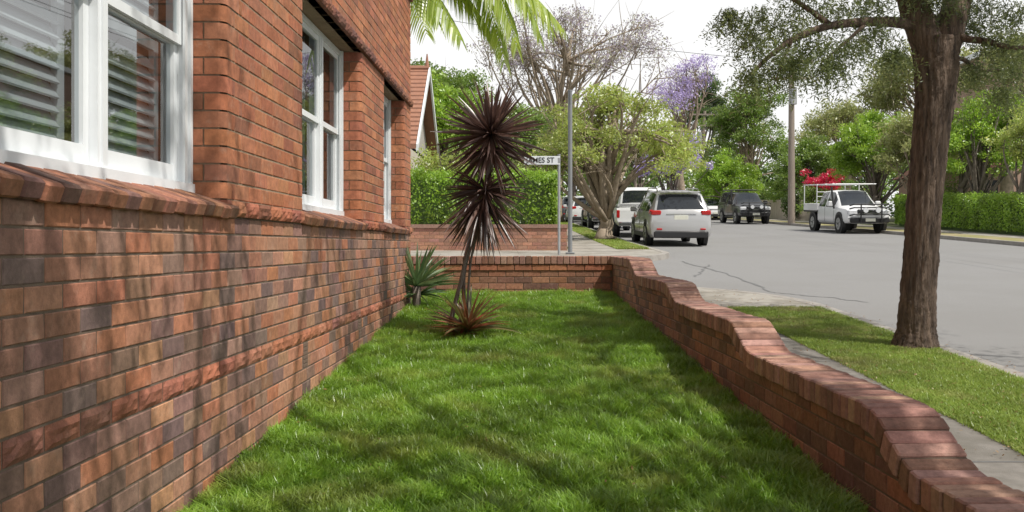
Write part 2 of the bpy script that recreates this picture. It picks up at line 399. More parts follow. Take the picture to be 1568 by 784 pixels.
mb=MB(); a=.35
mb.add([[-9.5,Y0-.5,5.6],[XB+a,Y0-.5,5.6],[XB+a,Y1+.4,5.6],[-9.5,Y1+.4,5.6],[-5.5,Y0+3,7.6],[-5,Y0+3,7.6],[-5,Y1-3,7.6],[-5.5,Y1-3,7.6]],
  [[0,1,5,4],[1,2,6,5],[2,3,7,6],[3,0,4,7],[4,5,6,7],[3,2,1,0]]); mb.finish('roof',[m_tile],house)
mb=MB()
for (a,b) in opens:
    y=a-.03
    while y<b-.0:
        w=.112; tilt=math.radians(19)+random.uniform(-.02,.02)
        mat=Matrix.Translation((-1.563,y+w/2,.198+random.uniform(-.003,.003)))@Matrix.Rotation(tilt,4,'Y')
        mb.bbox(0,0,0,.25,w,.065,.009,0,mat,jit(random.choice([(.24,.11,.075),(.29,.13,.08),(.17,.09,.07),(.33,.145,.085)]),.2)); y+=.12
mb.finish('sill_bricks',[m_coping],house)
mb=MB()
for (a,b) in opens: mb.box(-1.7,-1.50,a,b,oz0-.06,.19)
mb.finish('sill_bed',[m_mortar_d],house)
mb=MB()
for (a,b) in VENTS:
    z=Z0-11*CP; mb.box(XB-.03,XB-.008,a,b,z,z+2*CP-JH,0)
    for i in range(6): mb.box(XB-.01,XB-.001,a+.004,b-.004,z+.005+i*.027,z+.023+i*.027,1)
mb.finish('air_vents',[m_dark,M('vent_metal',(.18,.115,.085),None,.8)],house)
def window(a,b,divs,name,shutters):
    e=mbf=MB(); z0,z1=.262,oz1-.004; xo=-1.665; xi=-1.75
    mbf.box(xi,xo+.03,a,b,z0-.02,z0+.035)
    mbf.box(xi,xo,a,b,z1-.05,z1)
    mbf.box(xi,xo,a,a+.06,z0+.035,z1-.05); mbf.box(xi,xo,b-.07,b-.004,z0+.035,z1-.05)
    mbf.box(xo,xo+.022,b-.035,b-.006,z0+.035,z1)
    mbf.box(xo,xo+.012,b-.085,b-.05,z0+.035,z1-.05)
    edges=[a+.06]+divs+[b-.07]
    for d in divs:
        mbf.box(xi,xo+.004,d-.045,d+.045,z0+.035,z1-.05); mbf.box(xo+.004,xo+.014,d-.02,d+.02,z0+.035,z1-.05)
    zm=(z0+z1)/2
    gl=MB(); sh=MB()
    for i in range(len(edges)-1):
        p=edges[i]+(.045 if i else 0); q=edges[i+1]-(.045 if i<len(edges)-2 else 0)
        s=.048
        for (za,zb,x0,x1) in ((z0+.035,zm+.02,-1.728,-1.695),(zm-.02,z1-.05,-1.692,-1.672)):
            br=.085 if za<zm-.1 else .042
            mbf.box(x0,x1,p+.002,p+s,za,zb); mbf.box(x0,x1,q-s,q-.002,za,zb)
            mbf.box(x0+.001,x1-.001,p+s,q-s,za,za+br); mbf.box(x0+.001,x1-.001,p+s,q-s,zb-.042,zb)
            xg=(x0+x1)/2; gl.add([[xg,p+s-.003,za+br-.003],[xg,q-s+.003,za+br-.003],[xg,q-s+.003,zb-.04],[xg,p+s-.003,zb-.04]],[[0,1,2,3]])
        if shutters:
            for (za,zb) in ((z0+.06,zm-.01),(zm+.01,z1-.06)):
                sh.box(-1.80,-1.775,p+.03,p+.085,za,zb); sh.box(-1.80,-1.775,q-.085,q-.03,za,zb)
                sh.box(-1.80,-1.775,p+.085,q-.085,za,za+.06); sh.box(-1.80,-1.775,p+.085,q-.085,zb-.05,zb)
                z=za+.09
                while z<zb-.07:
                    mt=Matrix.Translation((-1.79,(p+q)/2,z))@Matrix.Rotation(math.radians(52),4,'Y')
                    sh.box(-.036,.036,-(q-p)/2+.086,(q-p)/2-.086,-.005,.005,0,mt); z+=.055
    ob=mbf.finish(name,[m_white],house)
    gl.finish('glass',[m_glass],ob)
    if shutters: sh.finish('shutters',[m_shutter],ob)
    else:
        cb=MB(); V=[];n=60; ya,yb=a+.05,a+(b-a)*.72
        for i in range(n+1):
            y=ya+(yb-ya)*i/n; x=-1.86+.025*math.sin(i*1.1)+.008*math.sin(i*2.7)
            V+= [[x,y,z0],[x,y,z1]]
        cb.add(V,[[2*i,2*i+2,2*i+3,2*i+1] for i in range(n)]); cb.finish('curtain',[m_curtain],ob,smooth=True)
window(1.5,4.75,[2.72,3.79],'window',True)
window(6.35,8.53,[7.72],'window',False)
window(9.85,11.4,[10.9],'window',False)

# ------------------------------------------------------------------ boundary wall (stepped) + back wall
prof_pts=[(-3,-1.1),(1.2,-1.1),(1.7,-.98),(2.3,-.86),(3.62,-.845),(3.72,-.82),(4.0,-.685),(4.10,-.665),(6.02,-.655),(6.12,-.635),(6.45,-.51),(6.56,-.495),(8.52,-.485),(8.65,-.46),(8.98,-.35),(9.12,-.335),(10.92,-.33),(11.08,-.305),(11.5,-.17),(11.65,-.15),(13.45,-.145)]
py_=np.array([p[0] for p in prof_pts]); pz_=np.array([p[1] for p in prof_pts])
yy=np.linspace(-3,13.45,3000); zz=np.interp(yy,py_,pz_)
ker=np.hanning(17); ker/=ker.sum(); zz=np.convolve(np.pad(zz,8,mode='edge'),ker,'valid')
def TOP(y): return float(np.interp(y,yy,zz))
bw=empty('brick_garden_wall')
th=math.atan(.0348)
def Pin(u,z,n): return (XW(u)-n*1.0, u, z)
def Pout(u,z,n): return (XW(u)+.21+n, u, z)
mb=MB()
for k in range(0,22):
    z=-1.95+k*CP
    for Pf in (Pin,Pout):
        off=.12*(k%2)
        for i in range(-12,58):
            a=i*.24+off; b=a+.231
            if b>13.42: b=13.42
            if b-a<.03: continue
            t=min(TOP(a),TOP(b),TOP((a+b)/2))-.108
            if z>t-.015 or z+CP<G(a)-.15: continue
            brick(mb,Pf,a,b,z,min(z+CP-JH,t),col=jit(random.choice(PAL_BW),.2),depth=.04)
s=np.concatenate([[0],np.cumsum(np.hypot(np.diff(yy),np.diff(zz)))])
t=0.0
while t<s[-1]-.04:
    y=float(np.interp(t+.038,s,yy)); z=float(np.interp(t+.038,s,zz))
    sl=math.atan2(TOP(y+.03)-TOP(y-.03),.06)
    mat=Matrix.Translation((XW(y)+.105+random.uniform(-.004,.004),y,z+random.uniform(-.003,.003)))@Matrix.Rotation(th+random.uniform(-.01,.01),4,'Z')@Matrix.Rotation(sl,4,'X')@Matrix.Rotation(random.uniform(-.012,.012),4,'Y')@Matrix.Translation((0,0,-.055))
    mb.bbox(0,0,0,.27,.076,.11,.007,1,mat,jit(random.choice(PAL_CP),.2)); t+=.087
mb.finish('bricks',[m_brick,m_coping],bw)
mb=MB(); ys2=np.linspace(-3,13.44,400); V=[];Q=[]
for y in ys2:
    zt=TOP(y)-.012
    V+= [[XW(y)+.004,y,-2.2],[XW(y)+.004,y,zt-.09],[XW(y)-.02,y,zt-.085],[XW(y)-.02,y,zt],[XW(y)+.23,y,zt],[XW(y)+.23,y,zt-.085],[XW(y)+.206,y,zt-.09],[XW(y)+.206,y,-2.2]]
for i in range(len(ys2)-1):
    for j in range(7): Q.append([i*8+j,i*8+j+1,i*8+8+j+1,i*8+8+j])
Q+= [[0,1,6,7],[2,3,4,5]]; mb.add(V,Q); mb.finish('mortar',[m_mortar_d],bw)
gw=empty('brick_garden_wall'); mb=MB()
xa,xb=-8.0,XW(13.45)-.0
Pb=lambda u,z,n:(u,13.46-n,z)
Pbb=lambda u,z,n:(u,13.70+n,z)
top=-.145
for k in range(8):
    z=top-.11-(k+1)*CP
    for Pf in (Pb,Pbb):
        course(mb,Pf,xa,xb if Pf is Pb else xb+.24,z,z+CP-JH,k%2,(PAL_BW if k else [(.40,.16,.085),(.36,.14,.075)]),d=(.0 if k else .012))
x=xa
while x<xb+.2:
    mat=Matrix.Translation((x+.038,13.58+random.uniform(-.003,.003),top-.055+random.uniform(-.002,.002)))
    mb.bbox(0,0,0,.078,.29,.11,.006,1,mat,jit(random.choice(PAL_BW+PAL_CP),.2)); x+=.086
mb.finish('bricks',[m_brick,m_coping],gw)
mb=MB(); mb.box(xa,xb+.235,13.465,13.695,-1.3,top-.10); mb.box(xa,xb+.22,13.45,13.71,top-.1,top-.01); mb.finish('mortar',[m_mortar_d],gw)
nw=empty('brick_garden_wall'); mb=MB(); t3=.52
Pn=lambda u,z,n:(u,24.0-n,z); Ps=lambda u,z,n:(.86+n,u,z)
NP=[(.42,.21,.14),(.38,.19,.13),(.34,.18,.13)]
for k in range(10):
    z=t3-.09-(k+1)*CP
    course(mb,Pn,-9,.85,z,z+CP-JH,k%2,NP)
    course(mb,Ps,24.01,34,z,z+CP-JH,k%2,NP)
mb.box(-9,.87,23.97,24.26,t3-.09,t3,1,col=(.30,.18,.14)); mb.box(.62,.875,24.26,34,t3-.09,t3,1,col=(.30,.18,.14))
mb.finish('bricks',[m_brick,m_coping],nw)
mb=MB(); mb.box(-9,.853,24.006,24.24,-.6,t3-.091); mb.box(.64,.853,24.24,34,-.6,t3-.091); mb.finish('mortar',[m_mortar],nw)

# ------------------------------------------------------------------ vegetation tools
def leafarr(P,size,asp=.45,flat=0.0):
    n=len(P); a=R.normal(size=(n,3)); a/=np.linalg.norm(a,axis=1)[:,None]
    nrm=R.normal(size=(n,3)); nrm[:,2]+=flat; b=np.cross(a,nrm); b/=np.linalg.norm(b,axis=1)[:,None]+1e-9
    s=(size*R.uniform(.6,1.3,n))[:,None]*.5
    return np.stack([P-a*s,P-b*s*asp,P+a*s,P+b*s*asp],1).reshape(-1,3)
def addleaves(mb,P,size,asp,mi,flat=0.0):
    V=leafarr(P,size,asp,flat); mb.add(V,np.arange(len(V)).reshape(-1,4),mi)
def bez(p0,p1,p2,n=6):
    t=np.linspace(0,1,n)[:,None]; return (1-t)**2*p0+2*t*(1-t)*p1+t*t*p2
def ballpts(n,c,r):
    d=R.normal(size=(n,3)); d/=np.linalg.norm(d,axis=1)[:,None]; u=R.uniform(0,1,n)[:,None]**(1/2.0)
    return np.asarray(c)+d*u*np.asarray(r)
def tree(name,base,h_trunk,r0,cc,cr,ncl,clr,nleaf,lsize,leaf,bark,asp=.45,twigs=4,limb=.33,lean=(0,0),shell=.4,up=.6):
    mb=MB(); base=np.array(base,float); cc=np.array(cc,float); cr=np.array(cr,float)
    top=base+np.array([lean[0],lean[1],h_trunk]); n=8
    t=np.linspace(0,1,n); pts=base+(top-base)*t[:,None]+np.concatenate([np.zeros((1,3)),R.normal(size=(n-1,3))*r0*.25*np.array([1,1,0])])
    rad=r0*(1-.4*t)+r0*.5*np.exp(-t*10); mb.tube(pts,rad,10,0,.06)
    lead=cc+np.array([0,0,cr[2]*.3]); mb.tube(bez(top,(top+lead)/2+R.normal(size=3)*.2,lead,5),np.linspace(r0*.6,r0*.15,5),7,0)
    per=nleaf//ncl
    for i in range(ncl):
        d=R.normal(size=3); d/=np.linalg.norm(d); d[2]=abs(d[2])*1.25-up
        c=cc+d*cr*R.uniform(shell,1.0)
        st=pts[int(R.uniform(.55,1)*(n-1))] if R.rand()<.5 else top+(lead-top)*R.uniform(0,.8)
        mid=(st+c)/2+np.array([0,0,.12*np.linalg.norm(c-st)])+R.normal(size=3)*.12*np.linalg.norm(c-st)
        rr=r0*limb*R.uniform(.6,1.1); mb.tube(bez(st,mid,c,7),np.linspace(rr,rr*.2,7),6,0)
        cl=clr*R.uniform(.55,1.4)
        for j in range(twigs):
            e=c+R.normal(size=3)*cl*.6; q=mid+(c-mid)*R.uniform(.2,1); mb.tube(bez(q,(q+e)/2+R.normal(size=3)*.1*cl,e,4),np.linspace(rr*.25,rr*.06,4),4,0,cap=False)
        m=int(per*R.uniform(.6,1.4)*(cl/clr)**2)
        ns=8; sc=ballpts(ns,c,cl*.85*np.array([1,1,.75]))
        for q in sc: addleaves(mb,ballpts(max(4,m//ns),q,cl*.45*np.array([1.15,1.15,.7])),lsize,asp,1,.4)
    return mb.finish(name,[bark,leaf],smooth=True)
L_bright=leafmat('leaves_bright',(.20,.36,.03),(.33,.48,.06),.42,.4,.7)
L_mid=leafmat('leaves_mid',(.14,.25,.04),(.25,.35,.07),.4,.45,.6)
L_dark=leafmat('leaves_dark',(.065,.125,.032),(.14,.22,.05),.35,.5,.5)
L_olive=leafmat('leaves_olive',(.23,.28,.085),(.37,.38,.15),.4,.4,.6)
L_yel=leafmat('leaves_yellowgreen',(.27,.37,.07),(.43,.47,.13),.45,.35,.6)
L_purple=leafmat('jacaranda_flowers',(.42,.34,.62),(.60,.50,.76),.35,.3,.8)
L_pgrey=leafmat('jacaranda_sparse',(.42,.35,.50),(.38,.38,.22),.35,.3,.8)
L_red=leafmat('bougainvillea',(.55,.02,.06),(.72,.05,.12),.35,.3,1.5)
L_hedge=leafmat('hedge_leaves',(.20,.36,.035),(.34,.50,.07),.4,.4,1.2)
L_fine=leafmat('fine_leaves',(.09,.13,.045),(.22,.26,.09),.42,.4,1.0)
def W(px,Y,z=None): return ((px-815)*Y/F, Y, G(Y) if z is None else z)
tree('street_tree',(2.3,31,G(31)),.9,.27,(2.65,31.3,3.65),(3.1,2.6,2.3),52,.72,24000,.12,L_yel,m_bark_pale,limb=.38,lean=(.1,.1),twigs=6,up=.6)
tree('leafy_tree',W(672,42),2.5,.2,(-3.7,42,5.4),(2.4,2.5,3.0),32,.9,22000,.17,L_bright,m_bark_grey)
tree('leafy_tree',W(760,48),2.5,.2,(-1.6,48,4.9),(3.2,2.5,3.3),32,.95,19000,.18,L_mid,m_bark_grey)
tree('leafy_tree',W(640,60),3,.25,(-6.0,60,8.8),(4.4,4,3.8),32,1.2,18000,.22,L_mid,m_bark_grey)
tree('jacaranda_tree',W(850,54),4,.38,(2.2,54,10.4),(6.2,5,3.8),50,1.1,12000,.15,L_pgrey,m_bark_pale,limb=.32,twigs=9,up=.35)
tree('jacaranda_tree',W(1030,47),1.2,.16,(6.7,47,4.2),(1.9,1.5,1.45),26,.55,12000,.13,L_purple,m_bark_grey)
tree('jacaranda_tree',W(1045,62),4,.3,(9.6,62,9.4),(2.8,3,2.9),26,.9,4200,.16,L_purple,m_bark_pale,twigs=8,up=.35)
tree('gum_tree',W(1150,76),3.5,.32,(17,76,9.2),(3.6,3,5.8),44,1.15,24000,.2,L_mid,m_bark_pale)
tree('gum_tree',W(1075,92),5,.3,(16.2,92,12.5),(2.6,2.4,5.6),28,1.2,13000,.24,L_dark,m_bark_grey)
tree('leafy_tree',W(1115,68),1.3,.2,(13.6,69,4.5),(2.8,2.2,2.4),28,.9,17000,.18,L_bright,m_bark_grey)
tree('leafy_tree',W(1240,64),1.4,.2,(18.2,64,5.2),(2.7,2.4,3.0),30,.95,20000,.17,L_mid,m_bark_grey)
tree('leafy_tree',W(1340,52),1.5,.22,(18.6,52,5.4),(2.8,2.6,3.1),42,.95,31000,.16,L_bright,m_bark_grey)
tree('leafy_tree',W(1415,44),1.5,.2,(17.8,44.5,4.6),(2.0,2,2.4),26,.8,15000,.14,L_olive,m_bark_pale)
tree('leafy_tree',W(1500,40),1.3,.2,(19.3,41,4.7),(2.6,2,2.6),34,.8,23000,.14,L_bright,m_bark_grey)
tree('leafy_tree',W(1565,36),1.3,.2,(19.0,36,3.8),(2.1,1.8,1.9),26,.75,16000,.13,L_yel,m_bark_grey)
tree('leafy_tree',W(1470,47),1.8,.2,(22.4,47.3,5.6),(2.5,1.3,3.2),28,.9,17000,.16,L_mid,m_bark_grey)
tree('gum_tree',W(1420,66),5,.34,(26.5,66,11),(5.5,4,4.8),44,1.3,18000,.22,L_olive,m_bark_pale,twigs=7)
tree('gum_tree',W(1300,84),5,.34,(26.5,84,9.8),(6.2,4,3.8),36,1.4,15000,.26,L_olive,m_bark_pale,twigs=5)
tree('gum_tree',W(1540,46),5,.34,(24.8,46.5,8.8),(3.8,2.5,3.0),34,1.1,17000,.17,L_olive,m_bark_pale,twigs=5)
tree('leafy_tree',W(980,72),2.5,.2,(7.6,72,6.7),(4.6,3,4.2),32,1.1,17000,.22,L_olive,m_bark_grey)
tree('leafy_tree',W(880,66),2.5,.2,(2.2,66,6.4),(4.4,3,3.8),30,1.1,16000,.22,L_mid,m_bark_grey)
mb=MB()
for i in range(90):
    Y=R.uniform(100,135); x=-45+150*(i+R.rand())/90; h=R.uniform(4.5,8.5)+(2 if x<10 else 0)
    z0=G(Y); mb.tube([[x,Y,z0],[x,Y,z0+h*.6]],.2,5,0)
    for j in range(6):
        c=np.array([x+R.normal()*2.2,Y+R.normal()*2,z0+R.uniform(.8,h)]); addleaves(mb,ballpts(230,c,[2.4,2.2,1.7]),.5,.5,1+int(R.rand()<.4),.3)
mb.finish('distant_trees',[m_bark_grey,L_mid,L_dark])
def shrub(name,c,r,n,ls,lm,bark=m_bark_grey):
    mb=MB(); c=np.array(c,float); r=np.array(r,float)
    for i in range(6):
        e=c+R.normal(size=3)*r*.4; b=np.array([c[0]+R.normal()*.1,c[1]+R.normal()*.1,c[2]-r[2]]); mb.tube(bez(b,(b+e)/2+R.normal(size=3)*.1,e,5),np.linspace(.04,.015,5),5,0)
    for i in range(14):
        q=ballpts(1,c,r*.8)[0]; addleaves(mb,ballpts(n//14,q,r*.4),ls,.5,1,.3)
    return mb.finish(name,[bark,lm])
# bougainvillea: one bush on the far side of the footpath, green below, red flowers on top
mb=MB(); bx_,by_=17.0,57.0; gz=float(G(by_))
for i in range(9):
    e=np.array([bx_+R.normal()*.6,by_+R.normal()*.4,gz+R.uniform(1.6,2.9)]); b=np.array([bx_+R.normal()*.12,by_+R.normal()*.1,gz-.1]); mb.tube(bez(b,(b+e)/2+R.normal(size=3)*.12,e,6),np.linspace(.05,.015,6),5,0)
for i in range(24): addleaves(mb,ballpts(170,[bx_+R.normal()*.75,by_+R.normal()*.5,gz+R.uniform(.4,2.0)],[.5,.45,.4]),.13,.5,2,.3)
for i in range(20): addleaves(mb,ballpts(130,[bx_+R.normal()*.62,by_+R.normal()*.4,gz+R.uniform(1.95,2.9)],[.36,.32,.24]),.12,.55,1,.3)
mb.finish('bougainvillea',[m_bark_grey,L_red,L_mid])
shrub('shrub',(15.9,60,2.6),(.9,1.0,1.0),3000,.14,L_dark)
shrub('shrub',(13.0,72,3.2),(1.8,1,1.3),3000,.2,L_bright)
shrub('shrub',(.2,36,1.4),(1.1,1.5,1.3),4000,.12,L_mid)
shrub('shrub',(-.6,30,1.7),(1.2,1.2,1.3),4000,.11,L_olive)
shrub('shrub',(-2.8,28,1.9),(1.3,.9,1.3),4500,.09,L_yel)
shrub('shrub',(20.5,48,2.1),(1.8,1.5,1.5),4500,.13,L_mid)
def hedge(name,x0,x1,y0,y1,z0f,h,n,ls):
    mb=MB(); ny=max(2,int((y1-y0)/1.5)); ys=np.linspace(y0,y1,ny+1)
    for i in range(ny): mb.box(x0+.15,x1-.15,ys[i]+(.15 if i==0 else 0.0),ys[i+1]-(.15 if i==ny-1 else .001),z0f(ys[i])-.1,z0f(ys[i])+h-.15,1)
    P=np.stack([R.uniform(x0,x1,n),R.uniform(y0,y1,n),R.uniform(0,1,n)],1)
    f=R.choice(5,n,p=[.3,.12,.3,.1,.18]); dp=np.abs(R.normal(size=n))*.07
    if (y1-y0)>(x1-x0): f=R.choice(5,n,p=[.1,.45,.05,.1,.3])
    P[f==0,1]=y0+dp[f==0]; P[f==3,1]=y1-dp[f==3]; P[f==1,0]=x0+dp[f==1]; P[f==4,0]=x1-dp[f==4]
    tp=(f==2)
    if (y1-y0)>(x1-x0): tp=(f==2)|((f==4)&(R.rand(n)<.6)); P[tp,0]=R.uniform(x0,x1,tp.sum())
    bump=.09*np.sin(P[:,0]*5)*np.sin(P[:,1]*4+1)+.06*np.sin(P[:,0]*13+P[:,1]*9)
    z=P[:,2]*h; z[tp]=h-dp[tp]+np.abs(R.normal(size=tp.sum()))*.05
    P[:,2]=z0f(P[:,1])+z+bump*(z/h)
    P[:,0]+=R.normal(size=n)*.03; P[:,1]+=R.normal(size=n)*.03+bump*.5
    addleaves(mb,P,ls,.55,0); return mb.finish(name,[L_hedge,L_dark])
hedge('hedge',-9,.6,24.32,25.4,lambda y:np.zeros_like(np.asarray(y,float))+.1,1.68,40000,.085)
hedge('hedge',17.4,18.6,20,47,lambda y:G(y)+.1,1.3,50000,.09)

# ------------------------------------------------------------------ near right street tree
mb=MB(); Yt=8.8
ctl=[(1400,540,42),(1401,527,34),(1403,505,28),(1406,450,25.5),(1411,380,25),(1416,300,25),(1424,220,26),(1432,150,28),(1434,100,32),(1432,60,35)]
cp=np.array([PX(a,b,Yt) for a,b,_ in ctl]); cr_=np.array([c for *_,c in ctl])*Yt/F
tt=np.linspace(0,len(ctl)-1,110); pts=np.stack([np.interp(tt,range(len(ctl)),cp[:,i]) for i in range(3)],1); rad=np.interp(tt,range(len(ctl)),cr_)
pts[0,2]-=.08
sides=72; an=np.linspace(0,2*np.pi,sides,endpoint=False); ridge=np.zeros((len(tt),sides)); 
for i in range(len(tt)):
    w1=.8*math.sin(i*.21); w2=.9*math.sin(i*.15+2)
    ridge[i]=.05*np.abs(np.sin(an*9+w1+i*.03))+.04*np.abs(np.sin(an*15-w2))+.028*R.normal(size=sides)+.13*np.exp(-i*.16)*np.sin(an*5+1)-.05
V=[]
for i in range(len(tt)):
    rr=rad[i]*(1+ridge[i]); V.append(np.stack([pts[i,0]+np.cos(an)*rr,pts[i,1]+np.sin(an)*rr,np.full(sides,pts[i,2])],1))
V=np.concatenate(V); Q=[[i*sides+j,i*sides+(j+1)%sides,(i+1)*sides+(j+1)%sides,(i+1)*sides+j] for i in range(len(tt)-1) for j in range(sides)]
mb.add(V,Q,0)
def limb(pl,r0,r1,sides=12,dy=None):
    cp=np.array([PX(a,b,d) for a,b,d in pl]); n=len(cp)*5; t=np.linspace(0,len(cp)-1,n)
    p=np.stack([np.interp(t,range(len(cp)),cp[:,i]) for i in range(3)],1)
    for _ in range(4):
        q=p.copy(); q[1:-1]=p[:-2]*.25+p[1:-1]*.5+p[2:]*.25; p=q
    mb.tube(p,np.linspace(r0,r1,n),sides,0,.07); return p
limb([(1428,80,8.8),(1402,25,8.8),(1385,-40,8.7),(1360,-150,8.5),(1330,-300,8.4)],.16,.06,16)
limb([(1440,80,8.8),(1462,20,8.8),(1478,-50,8.9),(1500,-160,9.1),(1540,-300,9.3)],.15,.06,16)
limb([(1405,42,8.8),(1380,34,8.7),(1330,33,8.5),(1270,38,8.3),(1215,58,8.2),(1170,92,8.1),(1148,118,8.0)],.055,.012,10)
limb([(1455,40,8.8),(1475,60,8.7),(1510,62,8.5),(1550,75,8.4),(1600,70,8.3)],.04,.015,8)
limb([(1270,38,8.3),(1240,15,8.5),(1200,-10,8.7),(1160,-25,8.9)],.03,.01,8)
limb([(1330,33,8.5),(1300,60,8.3),(1260,95,8.2)],.02,.006,6)
limb([(1215,58,8.2),(1200,90,8.1),(1185,130,8.0)],.015,.005,6)
limb([(1435,110,8.8),(1470,85,9.0),(1500,110,9.2),(1560,105,9.4)],.03,.01,8)
def sprays(centers,nper,droop=1.0):
    C=[];
    for (px,py,d,r) in centers:
        c=PX(px,py,d); r=r*d/F
        n=nper; S=ballpts(n,c,[r,r*1.2,r*.62])
        dr=R.normal(size=(n,3)); dr[:,2]=-abs(dr[:,2])*.6*droop-.25; dr/=np.linalg.norm(dr,axis=1)[:,None]
        L=R.uniform(.12,.30,n); K=14
        for k in range(K):
            t=(k+.5)/K; p=S+dr*(L*t)[:,None]; p[:,2]-=.12*t*t
            C.append(p+R.normal(size=p.shape)*.007)
    return np.concatenate(C)
cent=[(1155,58,8.1,32),(1190,88,8.1,34),(1215,40,8.3,40),(1165,22,8.5,34),(1250,72,8.2,34),(1280,12,8.5,38),(1300,68,8.3,32),(1340,48,8.5,30),(1330,2,8.6,34),(1225,-8,8.6,44),(1150,112,8,22),(1215,92,8.1,24),(1270,98,8.2,18),
      (1370,80,8.4,18),(1490,35,8.9,32),(1530,60,8.5,32),(1560,15,8.7,38),(1490,105,9.1,24),(1550,100,9.2,30),(1500,0,8.8,32),(1440,-10,8.6,24),(1400,-25,8.6,34),(1590,60,8.6,40),(1115,20,8.6,14),(1540,140,9,20)]
P=sprays(cent,95); addleaves(mb,P,.042,.25,1,.3)
for i in range(60):
    d=R.normal(size=3); d/=np.linalg.norm(d); c=np.array([4.9,8.0,5.3])+d*np.array([4.2,3.6,1.5])*R.uniform(.4,1)
    if c[2]<.36*c[1]+.6: c[2]=.36*c[1]+.6+R.rand()*.8
    p0=PX(1430,-150,8.8); mb.tube(bez(p0,(p0+c)/2+np.array([0,0,.4]),c,6),np.linspace(.06,.012,6),6,0)
    addleaves(mb,ballpts(260,c,[.9,.9,.5]),.085,.4,1,.3)
mb.finish('street_tree',[m_bark,L_fine],smooth=True)
# street tree behind the camera, throws the dappled shade on lawn and wall
mb=MB(); b=np.array([3.3,0.2,G(.2)-.05]); top=np.array([3.4,.5,1.6]); mb.tube(bez(b,(b+top)/2,top,8),np.linspace(.24,.17,8),14,0,.05)
for i in range(48):
    d=R.normal(size=3); d/=np.linalg.norm(d); c=np.array([2.9,1.8,5.2])+d*np.array([4.6,4.6,1.5])*R.uniform(.3,1)
    mb.tube(bez(top,(top+c)/2+np.array([0,0,.5]),c,7),np.linspace(.08,.012,7),6,0)
    addleaves(mb,ballpts(280,c,[.62,.62,.4]),.10,.45,1,.3)
mb.finish('street_tree',[m_bark,L_mid],smooth=True)

# ------------------------------------------------------------------ spiky plants
def straps(mb,c,n,length,width,el0,el1,droop,mi=0,seg=6,roll=1.2):
    c=np.asarray(c,float)
    for i in range(n):
        a=R.uniform(0,2*np.pi)
        s0,s1=math.sin(math.radians(el0)),math.sin(math.radians(el1)); e=math.asin(R.uniform(s0,s1)); L=length*R.uniform(.78,1.1); dr=droop*R.uniform(.5,1.5)
        d=np.array([math.cos(a)*math.cos(e),math.sin(a)*math.cos(e),math.sin(e)]); side=np.cross(d,[0,0,1]); side/=np.linalg.norm(side)+1e-9; up=np.cross(side,d)
        ro=R.uniform(-roll,roll); side,up=side*math.cos(ro)+up*math.sin(ro),up*math.cos(ro)-side*math.sin(ro)
        V=[]
        for k in range(seg+1):
            t=k/seg; p=c+d*L*t+np.array([0,0,-dr*L*t*t]); w=width*.5*min(1,.55+t*2)*(1-t**3)+.0012
            V+= [p-side*w+up*w*.35,p,p+side*w+up*w*.35]
        Q=[]
        for k in range(seg):
            Q+= [[k*3,k*3+1,k*3+4,k*3+3],[k*3+1,k*3+2,k*3+5,k*3+4]]
        mb.add(V,Q,mi)
L_burg=leafmat('cordyline_leaves',(.06,.036,.034),(.20,.12,.095),.2,.3,4,.12)
L_base=leafmat('cordyline_base_leaves',(.33,.10,.055),(.14,.19,.055),.35,.3,3,.10)
L_tan=leafmat('dry_leaves',(.30,.20,.14),(.20,.135,.10),.2,.3,3)
L_yuc=leafmat('yucca_leaves',(.07,.15,.06),(.22,.30,.12),.25,.3,3,.1)
mb=MB()
def stem(pl,r0,r1):
    cp=np.array([PX(a,b,d) for a,b,d in pl]); n=len(cp)*4; t=np.linspace(0,len(cp)-1,n)
    p=np.stack([np.interp(t,range(len(cp)),cp[:,i]) for i in range(3)],1)
    for _ in range(3): p[1:-1]=p[:-2]*.25+p[1:-1]*.5+p[2:]*.25
    mb.tube(p,np.linspace(r0,r1,n),8,0,.12)
stem([(686,522,9.4),(692,480,9.4),(707,430,9.4),(713,390,9.4),(727,340,9.4),(742,295,9.4)],.022,.017)
stem([(700,520,9.5),(712,470,9.5),(708,420,9.45),(722,370,9.4),(745,300,9.4),(752,210,9.4)],.022,.018)
stem([(712,520,9.4),(716,460,9.42),(720,400,9.42),(733,345,9.42)],.013,.010)
straps(mb,PX(752,206,9.4),230,.57,.031,-40,90,.03,1)
straps(mb,PX(750,225,9.4),70,.52,.030,-70,-10,.10,1)
straps(mb,PX(743,292,9.4),110,.44,.029,-35,45,.15,1)
straps(mb,PX(740,305,9.4),120,.52,.027,-85,-20,.15,1)
straps(mb,PX(738,312,9.4),50,.46,.025,-88,-50,.1,3)
straps(mb,PX(716,506,9.3),110,.54,.028,8,88,.18,2,roll=.6)
straps(mb,PX(705,514,9.4),40,.34,.028,5,50,.25,2,roll=.6)
mb.finish('cordyline_plant',[m_bark_grey,L_burg,L_base,L_tan],smooth=True)
mb=MB(); c=np.array([-1.37,11.6,G(11.6)+.05]); mb.tube([c-[0,0,.2],c+[0,0,.22]],.05,8,0)
straps(mb,c+[0,0,.22],70,.60,.036,5,85,.12,1); straps(mb,c+[.02,.05,.12],36,.42,.036,-15,40,.2,1)
mb.finish('yucca_plant',[m_bark_grey,L_yuc],smooth=True)
L_palm=leafmat('palm_leaves',(.24,.36,.04),(.42,.52,.09),.5,.2,1,.1)
mb=MB(); cb=np.array([-2.95,14.6,G(14.6)]); ct=np.array([-2.8,14.4,4.3]); mb.tube(bez(cb,(cb+ct)/2,ct,12),np.linspace(.17,.11,12),12,0,.03)
